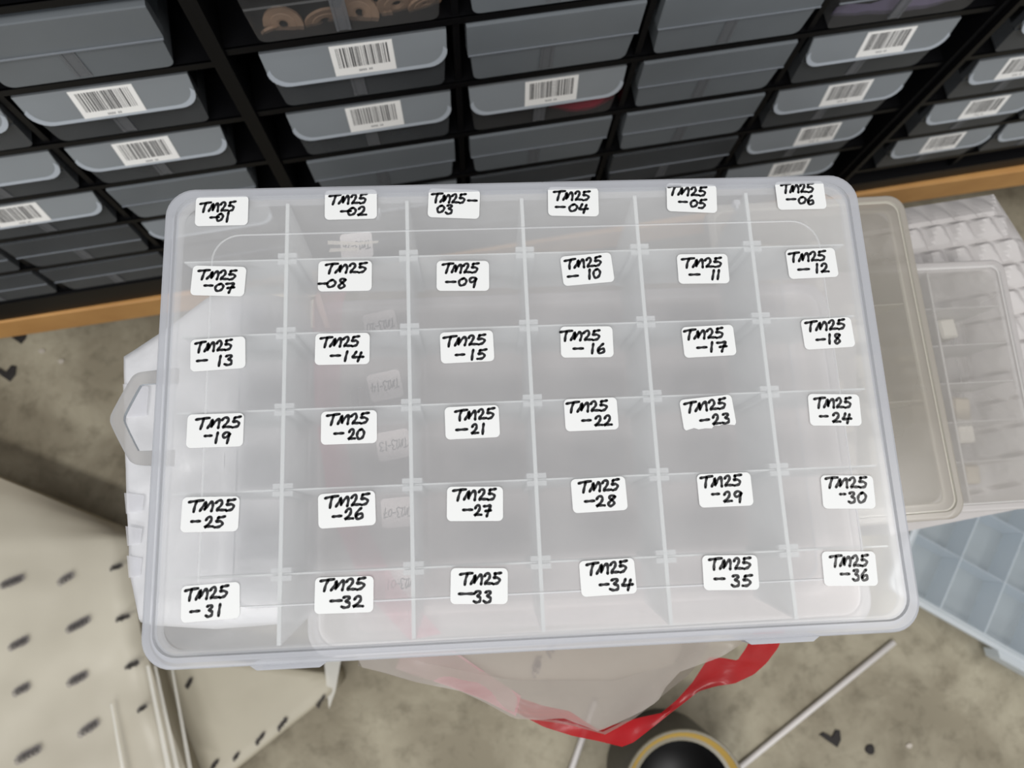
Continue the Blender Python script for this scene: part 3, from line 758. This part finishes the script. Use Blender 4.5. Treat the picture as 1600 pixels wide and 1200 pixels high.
gx = sum(p[0] for p in P0)/90; gy = sum(p[1] for p in P0)/90
for z_, k in ((-42.5, 1.0), (-50, 1.01), (-62, 1.005), (-75, 1.0), (-88, 1.0), (-94.6, 1.0)):
    rs.append([rel(bo, (gx+(p[0]-gx)*k+.08*noise.noise(Vector((p[0]*.5, p[1]*.5, z_*.1))), gy+(p[1]-gy)*k, z_)) for p in P0])
mb.rings(rs); mb.build('bag_body', M['bagfilm'], bg_, smooth=True)
hem = [(566, 1043, -41.4), (600, 1051, -41.4), (650, 1066, -41.6), (720, 1080, -41.8), (760, 1099, -42.0), (803, 1123, -42.2), (842, 1125, -42.4), (880, 1122, -42.4), (935, 1143, -42.4), (962, 1131, -42.4), (1000, 1113, -42.2), (1028, 1096, -41.9), (1040, 1074, -41.7), (1062, 1050, -41.4), (1128, 1026, -41.0), (1162, 1004, -40.4)]
midl = [(545, 1000, -40.75), (640, 1030, -40.75), (800, 1064, -40.75), (962, 1064, -40.75), (1068, 1030, -40.75), (1160, 975, -40.75)]
sheet('upper_film', [(540, 960, -40.72), (700, 990, -40.72), (860, 985, -40.72), (1000, 975, -40.72), (1180, 960, -40.72)], midl, M['bagfilm'], bg_, bo, nu=60, nv=8, amp=.02, freq=.5)
sheet('front_film', midl, hem, M['bagfilm'], bg_, bo, nu=60, nv=10, amp=.15, freq=.5)
sheet('striped_side', [(628, 1020, -40.68), (700, 1010, -40.68), (752, 1046, -40.68), (814, 1087, -41.35)], [(618, 1045, -41.4), (700, 1072, -41.6), (755, 1093, -41.8), (806, 1119, -42.0)], M['bagpink'], bg_, bo, nu=40, nv=10, amp=.12, seed=4)
up_ = [(808, 1089, -42.6), (850, 1103, -42.7), (890, 1111, -42.8), (912, 1126, -42.9), (935, 1140, -43.0), (960, 1132, -43.0), (1000, 1121, -43.2), (1033, 1114, -43.4)]
lo_ = [(804, 1112, -42.8), (850, 1136, -43.2), (895, 1150, -43.4), (935, 1158, -43.6), (972, 1167, -44.0), (990, 1160, -43.8), (1018, 1138, -43.6), (1042, 1119, -43.6)]
sheet('handle', up_, lo_, M['red'], bg_, bo, nu=44, nv=6, amp=.12, freq=.9, seed=2)
up2 = [(1033, 1114, -43.4), (1058, 1093, -43.6), (1082, 1066, -43.6), (1099, 1040, -43.4), (1108, 1027, -43.3), (1130, 1028, -43.3), (1152, 1032, -43.2), (1166, 1012, -42.9), (1178, 985, -42.4)]
lo2 = [(1042, 1119, -43.6), (1064, 1102, -43.8), (1092, 1080, -43.9), (1120, 1072, -44.0), (1148, 1068, -44.0), (1178, 1054, -43.8), (1198, 1036, -43.6), (1216, 1012, -43.4), (1228, 980, -42.9)]
sheet('handle_loop', up2, lo2, M['red'], bg_, bo, nu=44, nv=7, amp=.22, freq=.9, seed=9)
sheet('mouth_film', [(560, 440, -32.2), (1335, 425, -32.2)], [(560, 985, -32.2), (1345, 965, -32.2)], M['veil'], bg_, bo, nu=30, nv=30, amp=.035, freq=.5, seed=1)
sheet('striped_gusset', [(500, 425, -32.24), (488, 480, -32.24), (492, 640, -32.24), (515, 800, -32.24), (575, 930, -32.24), (640, 1000, -32.24)],
      [(552, 420, -32.24), (534, 480, -32.24), (530, 640, -32.24), (562, 800, -32.24), (618, 910, -32.24), (690, 990, -32.24)], M['veilpink'], bg_, bo, nu=40, nv=12, amp=.03, freq=.6, seed=6)

M['glint_paint'] = film('painted_film_glint', (255, 244, 226), .85, .08, .1, transl=.1)  # warm-white ribbons: ceiling-light glints on the bag film, painted as colour
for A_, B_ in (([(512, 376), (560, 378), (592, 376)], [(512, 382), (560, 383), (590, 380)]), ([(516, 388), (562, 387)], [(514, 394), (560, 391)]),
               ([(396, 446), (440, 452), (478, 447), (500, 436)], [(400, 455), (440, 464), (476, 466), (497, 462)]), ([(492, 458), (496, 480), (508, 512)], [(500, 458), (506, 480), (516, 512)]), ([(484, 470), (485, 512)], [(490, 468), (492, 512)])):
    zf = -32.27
    sheet('painted_glint', [(a_, b2, zf) for a_, b2 in A_], [(a_, b2, zf) for a_, b2 in B_], M['glint_paint'], bg_, bo, nu=10, nv=2, amp=.01, freq=1)
# ---- stack at the right
GM = [film('smoky_box_lid', (186, 181, 170), .34, .2, .3, c2=(166, 160, 150), scale=9, alpha2=.5, transl=.25),
      film('smoky_box_rim', (176, 170, 160), .7, .2, .3, transl=.2), film('smoky_box_ridge', (204, 200, 188), .7, .15, .3, transl=.2),
      film('smoky_box_tray', (160, 154, 143), .5, .25, .3, c2=(186, 182, 168), scale=14, transl=.25), film('smoky_divider', (196, 192, 182), .4, .25, .2, transl=.25), film('smoky_divider_edge', (206, 202, 192), .55, .25, .2, transl=.25)]
GB = [film('pale_box_lid', (204, 201, 198), .30, .15, .3, c2=(190, 186, 182), scale=8, alpha2=.46, transl=.3),
      film('pale_box_rim', (198, 194, 192), .7, .2, .3, transl=.2), film('pale_box_ridge', (222, 220, 218), .7, .15, .3, transl=.2),
      film('pale_box_tray', (188, 184, 180), .45, .25, .3, c2=(205, 203, 192), scale=14, transl=.25), film('pale_divider', (214, 212, 208), .5, .25, .2, transl=.25), film('pale_divider_edge', (222, 220, 216), .6, .25, .2, transl=.25)]
GD = [film('bluish_box_lid', (206, 216, 222), .28, .15, .3, c2=(214, 222, 228), scale=7, transl=.3),
      film('bluish_box_rim', (222, 228, 232), .72, .2, .2, transl=.3), film('bluish_box_ridge', (236, 240, 242), .7, .2, .2, transl=.2),
      film('bluish_box_tray', (196, 208, 216), .62, .25, .2, transl=.3), film('bluish_divider', (206, 216, 224), .5, .25, .2, transl=.25), film('bluish_divider_edge', (226, 232, 236), .8, .25, .2, transl=.25)]
def side_box(TRp, BRp, z, w_, t, nc, nr, mats, label, left=None, **kw):
    T_ = at(*TRp, z); B_ = at(*BRp, z); v = T_-B_; L = v.length
    a = math.atan2(v.y, v.x)-math.pi/2
    ux = Vector((math.cos(a), math.sin(a), 0))
    if left is not None: w_ = max(4, (T_.x*.5+B_.x*.5)-left)
    c = (T_+B_)/2-ux*(w_/2)
    o = empty('organizer_box', W((c.x, c.y, z-t)), a, label=label, cat='storage box')
    organizer(o, w_, L, t, nc, nr, mats, guides=False, **kw)
    return o, c, a, w_, L
xl = at(1135, 600, -41.2).x
oA, cA, aA, wA, lA = side_box((1411, 303), (1513, 809), -41.3, 12, 4.2, 2, 3, GM, 'smoky grey compartment box right beside the big box, uppermost of the right stack', left=xl+.3, rim=.9, r=1.0)
oB, cB, aB, wB, lB = side_box((1568, 404), (1650, 792), -45.6, 15, 4.1, 4, 6, GB, 'pale grey compartment box sticking out right from beneath the smoky one', left=xl+1.6, r=.8)
# small beige goods inside the two boxes
M['beige'] = solid('beige_bits', (196, 188, 168), .6, c2=(180, 168, 150), scale=30)
M['pale'] = solid('pale_bits', (214, 210, 200), .5)
rnd = random.Random(5)
def bits(c, a, w_, L, zt, t, rows_, cols_, where, grp, skip=.3):
    ux = Vector((math.cos(a), math.sin(a), 0)); uy = Vector((-math.sin(a), math.cos(a), 0))
    for i in range(cols_):
        for j in range(rows_):
            if rnd.random() < skip: continue
            u = (-.5+(i+.5)/cols_)*(w_-3)+rnd.uniform(-.2, .2); v = (-.5+(j+.5)/rows_)*(L-3)+rnd.uniform(-.3, .3)
            p = c+ux*u+uy*v
            mb = MB(); s1, s2, h_ = rnd.uniform(.5, .8), rnd.uniform(.5, .95), rnd.uniform(.9, 1.7)
            mb.rings([rr(-s1, s1, -s2, s2, .2, .0, 3), rr(-s1, s1, -s2, s2, .2, h_-.15, 3), rr(-s1+.15, s1-.15, -s2+.15, s2-.15, .1, h_, 3)], cap0=True, cap1=True)
            o = mb.build('small_packet', M['beige'] if rnd.random() < .6 else M['pale']); o.location = W((p.x, p.y, zt-t+.14)); o.rotation_euler = (0, 0, a+rnd.uniform(-.2, .2))
            tag(o, 'small beige packet seen blurred inside the '+where, 'packet', grp)
bits(cA, aA, wA, lA, -41.3, 4.2, 9, 4, 'smoky grey box', 'small packets in the smoky grey box')
bits(cB, aB, wB, lB, -45.6, 4.1, 9, 6, 'pale grey box', 'small packets in the pale grey box', .35)

# air-cushion wrap bundle under them, quilted in rows of peaks
M['cushion'] = solid('air_cushion_film', (186, 182, 180), .45, c2=(170, 166, 164), scale=10, spec=.6)
cu, cuo = root_at('air_cushion_bundle', 1480, 560, -50, -95, label='bundle of quilted air-cushion film behind the right stack of boxes', cat='bundle')
C4 = [at(1300, 338, -51.3), at(1562, 297, -51.3), at(1850, 745, -51.3), at(1400, 835, -51.3)]
nu, nv = 54, 72; rows_ = []
cut = lambda u, v: None
for j in range(nv+1):
    v = j/nv; r_ = []
    for i in range(nu+1):
        u = i/nu
        p = (C4[0]*(1-u)+C4[1]*u)*(1-v)+(C4[3]*(1-u)+C4[2]*u)*v
        q = v*12; ph = (u*7.5+(.5 if int(q) % 2 else 0)) % 1
        tri = 1-abs(ph-.5)*2; row = q % 1
        h_ = .5*max(0, min(tri*1.5, 1.25*(1-row)+.15)) * min(1, row*6)
        edge = min(1, u*9, (1-u)*9, v*14, (1-v)*14)
        r_.append(rel(cuo, (p.x, p.y, p.z+h_*edge-(1-edge)*.7)))
    rows_.append(r_)
mb = MB(); mb.grid(rows_)
bd = [rows_[0][i] for i in range(nu+1)]+[rows_[j][nu] for j in range(1, nv+1)]+[rows_[nv][i] for i in range(nu-1, -1, -1)]+[rows_[j][0] for j in range(nv-1, 0, -1)]
mb.rings([[(x, y, 0) for x, y, z in bd], bd], cap0=True)
mb.build('cushion_wrap', M['cushion'], cu, smooth=False)

# bluish organizer box lying on the floor at lower right
zD = -90.6
b0, b1 = at(1385, 917, zD), at(1581, 1028, zD)
d = (b1-b0).normalized(); aD = math.atan2(d.y, d.x); nrm = Vector((-d.y, d.x, 0))
wD, dD = 36.5, 22.0
c = b0+d*(wD/2)+nrm*(dD/2)
oD = empty('organizer_box', W((c.x, c.y, -95+.05)), aD, label='bluish clear compartment box lying on the concrete at the lower right', cat='storage box')
organizer(oD, wD, dD, 4.4, 6, 3, GD, rim=1.0, guides=False, r=1.5)
for x in (-wD/2+14.5,):
    mb = MB(); y = -dD/2; mb.rings([[(x+a_1, y+b_1, z) for a_1, b_1 in ((0, .05), (.6, -.7), (7, -.7), (7.6, .05))] for z in (1.6, 4.2)], cap0=True, cap1=True)
    mb.build('latch', GD[1], oD)

# ---- stretch-wrapped parcels at lower left
M['wrap'] = solid('stretch_wrapped_paper', (190, 184, 167), .38, c2=(166, 159, 143), scale=4, bump=.5, bscale=7)
M['wrap2'] = solid('stretch_wrapped_paper_dark', (170, 163, 144), .5, c2=(156, 149, 131), scale=7, bump=.2, bscale=10)
pz = -83.5
p1, o1 = root_at('wrapped_parcel', 60, 1050, pz, -87.8, label='big beige parcel in clear stretch film with dark printed marks, lower left corner', cat='parcel')
nu, nv = 40, 46; rows_ = []
def prow(v):
    # (left px, left py, right px, right py, z)
    K = [(0, (-260, 640, 183, 822, -86.0)), (.06, (-260, 700, 187, 828, -84.9)), (.14, (-260, 858, 192, 838, -83.6)), (.45, (-260, 980, 212, 985, -83.5)), (.75, (-270, 1110, 248, 1108, -83.5)), (1, (-290, 1260, 300, 1250, -83.6))]
    for (a, A_), (b_, B_) in zip(K, K[1:]):
        if v <= b_+1e-9:
            t = (v-a)/(b_-a); return [x+(y-x)*t for x, y in zip(A_, B_)]
for j in range(nv+1):
    lx_, ly_, rx_, ry_, z_ = prow(j/nv); r_ = []
    for i in range(nu+1):
        u = i/nu
        p = at(lx_+(rx_-lx_)*u, ly_+(ry_-ly_)*u, z_)
        zz = p.z+.28*noise.noise(Vector((p.x*.22, p.y*.22, 3)))+.05*noise.noise(Vector((p.x*2.5, p.y*.7, 1)))
        zz -= 1.0*max(0, (u-.95)/.05)**2
        r_.append(rel(o1, (p.x, p.y, zz)))
    rows_.append(r_)
mb = MB(); mb.grid([list(reversed(r)) for r in rows_])
bd = [rows_[0][i] for i in range(nu+1)]+[rows_[j][nu] for j in range(1, nv+1)]+[rows_[nv][i] for i in range(nu-1, -1, -1)]+[rows_[j][0] for j in range(nv-1, 0, -1)]
mb.rings([[(x, y, .0) for x, y, z in bd], bd], cap0=True)
mb.build('parcel_body', M['wrap'], p1, smooth=True)
marks(p1, o1, [(107, 902, .35), (120, 977, .3), (122, 1060, .3), (140, 1137, .4), (16, 910, .2), (30, 1005, .3), (38, 1075, .3), (42, 1180, .3)], pz+.35, M['mark'], random.Random(8), 1.4, .75)
marks(p1, o1, [(182, 886, .1), (190, 966, .1), (204, 1040, .2), (224, 1106, .3)], pz+.35, M['mark2'], random.Random(9), .8, .34)
p2, o2 = root_at('wrapped_parcel', 350, 1120, -88, -95, label='flat beige parcel on the floor next to the big stretch-wrapped one', cat='parcel')
prism('parcel_body', [(60, 1000), (225, 1010), (400, 1035), (520, 1052), (523, 1080), (450, 1138), (370, 1202), (330, 1240), (60, 1260)], -88.1, -95, M['wrap2'], p2, o2, bevel=.5, amp=.04, freq=.3, n=80)
marks(p2, o2, [(295, 1068, .9), (440, 1133, .75), (405, 1156, .75), (370, 1181, .7), (500, 1098, .8), (335, 1195, .7)], -87.9, M['mark2'], random.Random(11), .8, .24)
# gathered film strips over the seam between the two
M['streak'] = film('stretch_film', (236, 234, 226), .55, .1, .3, transl=.2)
for k, (A_, B_) in enumerate((((228, 1040, -83.2), (262, 1215, -83.0)), ((240, 1040, -84), (276, 1215, -83.4)), ((266, 1040, -86), (296, 1215, -84)), ((172, 1100, -83.2), (192, 1220, -83.2)))):
    wpx = 5-k*.6
    sheet('film_fold', [(A_[0], A_[1], A_[2]+.5), (B_[0], B_[1], B_[2]+.5)], [(A_[0]+wpx, A_[1], A_[2]+.7), (B_[0]+wpx+3, B_[1], B_[2]+.7)], M['streak'], p1, o1, nu=14, nv=2, amp=.15, freq=.4, seed=k)
mb = MB(); mb.add([rel(o2, at(*q)) for q in ((506, 1030, -86), (533, 1030, -86), (524, 1080, -88.5), (514, 1108, -90))], [(0, 1, 2, 3)]); mb.build('film_flap', M['streak'], p2)
mb = MB(); mb.add([rel(o2, at(*q)) for q in ((225, 1130, -87.8), (268, 1108, -87.8), (270, 1150, -87.8), (232, 1170, -87.8))], [(0, 1, 2, 3)])

# ---- round tin at the bottom edge
M['tin'] = solid('black_tin', (26, 25, 26), .35); M['tin_in'] = solid('tin_inside', (14, 13, 14), .5)
M['tin_rim'] = solid('tin_rim_metal', (122, 116, 100), .35); M['yellow'] = solid('yellow_band', (172, 142, 72), .4)
tp = at(1072, 1246, -84); tn = empty('round_tin', W((tp.x, tp.y, -95)), label='open round black tin with yellow inner band standing at the bottom edge', cat='tin')
r0 = 6.45; ht = 11.0; n = 48
cir = lambda r_, z: [(r_*math.cos(i*2*math.pi/n), r_*math.sin(i*2*math.pi/n), z) for i in range(n)]
mb = MB(); mb.rings([cir(r0-.2, 0), cir(r0, .3), cir(r0, ht-.5)], cap0=True); mb.build('body', M['tin'], tn, smooth=True)
mb = MB(); mb.rings([cir(r0, ht-.5), cir(r0+.08, ht-.25), cir(r0+.05, ht), cir(r0-.2, ht+.02), cir(r0-.28, ht-.15)]); mb.build('rim', M['tin_rim'], tn, smooth=True)
mb = MB(); mb.rings([cir(r0-.28, ht-.15), cir(r0-.85, ht-.9)]); mb.build('inner_band', M['yellow'], tn, smooth=True)
mb = MB(); mb.rings([cir(r0-.85, ht-.9), cir(r0-1.25, ht-1.0)]); mb.build('inner_ring', M['tin_rim'], tn, smooth=True)
mb = MB(); mb.rings([cir(r0-1.25, ht-1.0), cir(r0-1.3, .5)], cap1=True); mb.build('inside', M['tin_in'], tn, smooth=True)
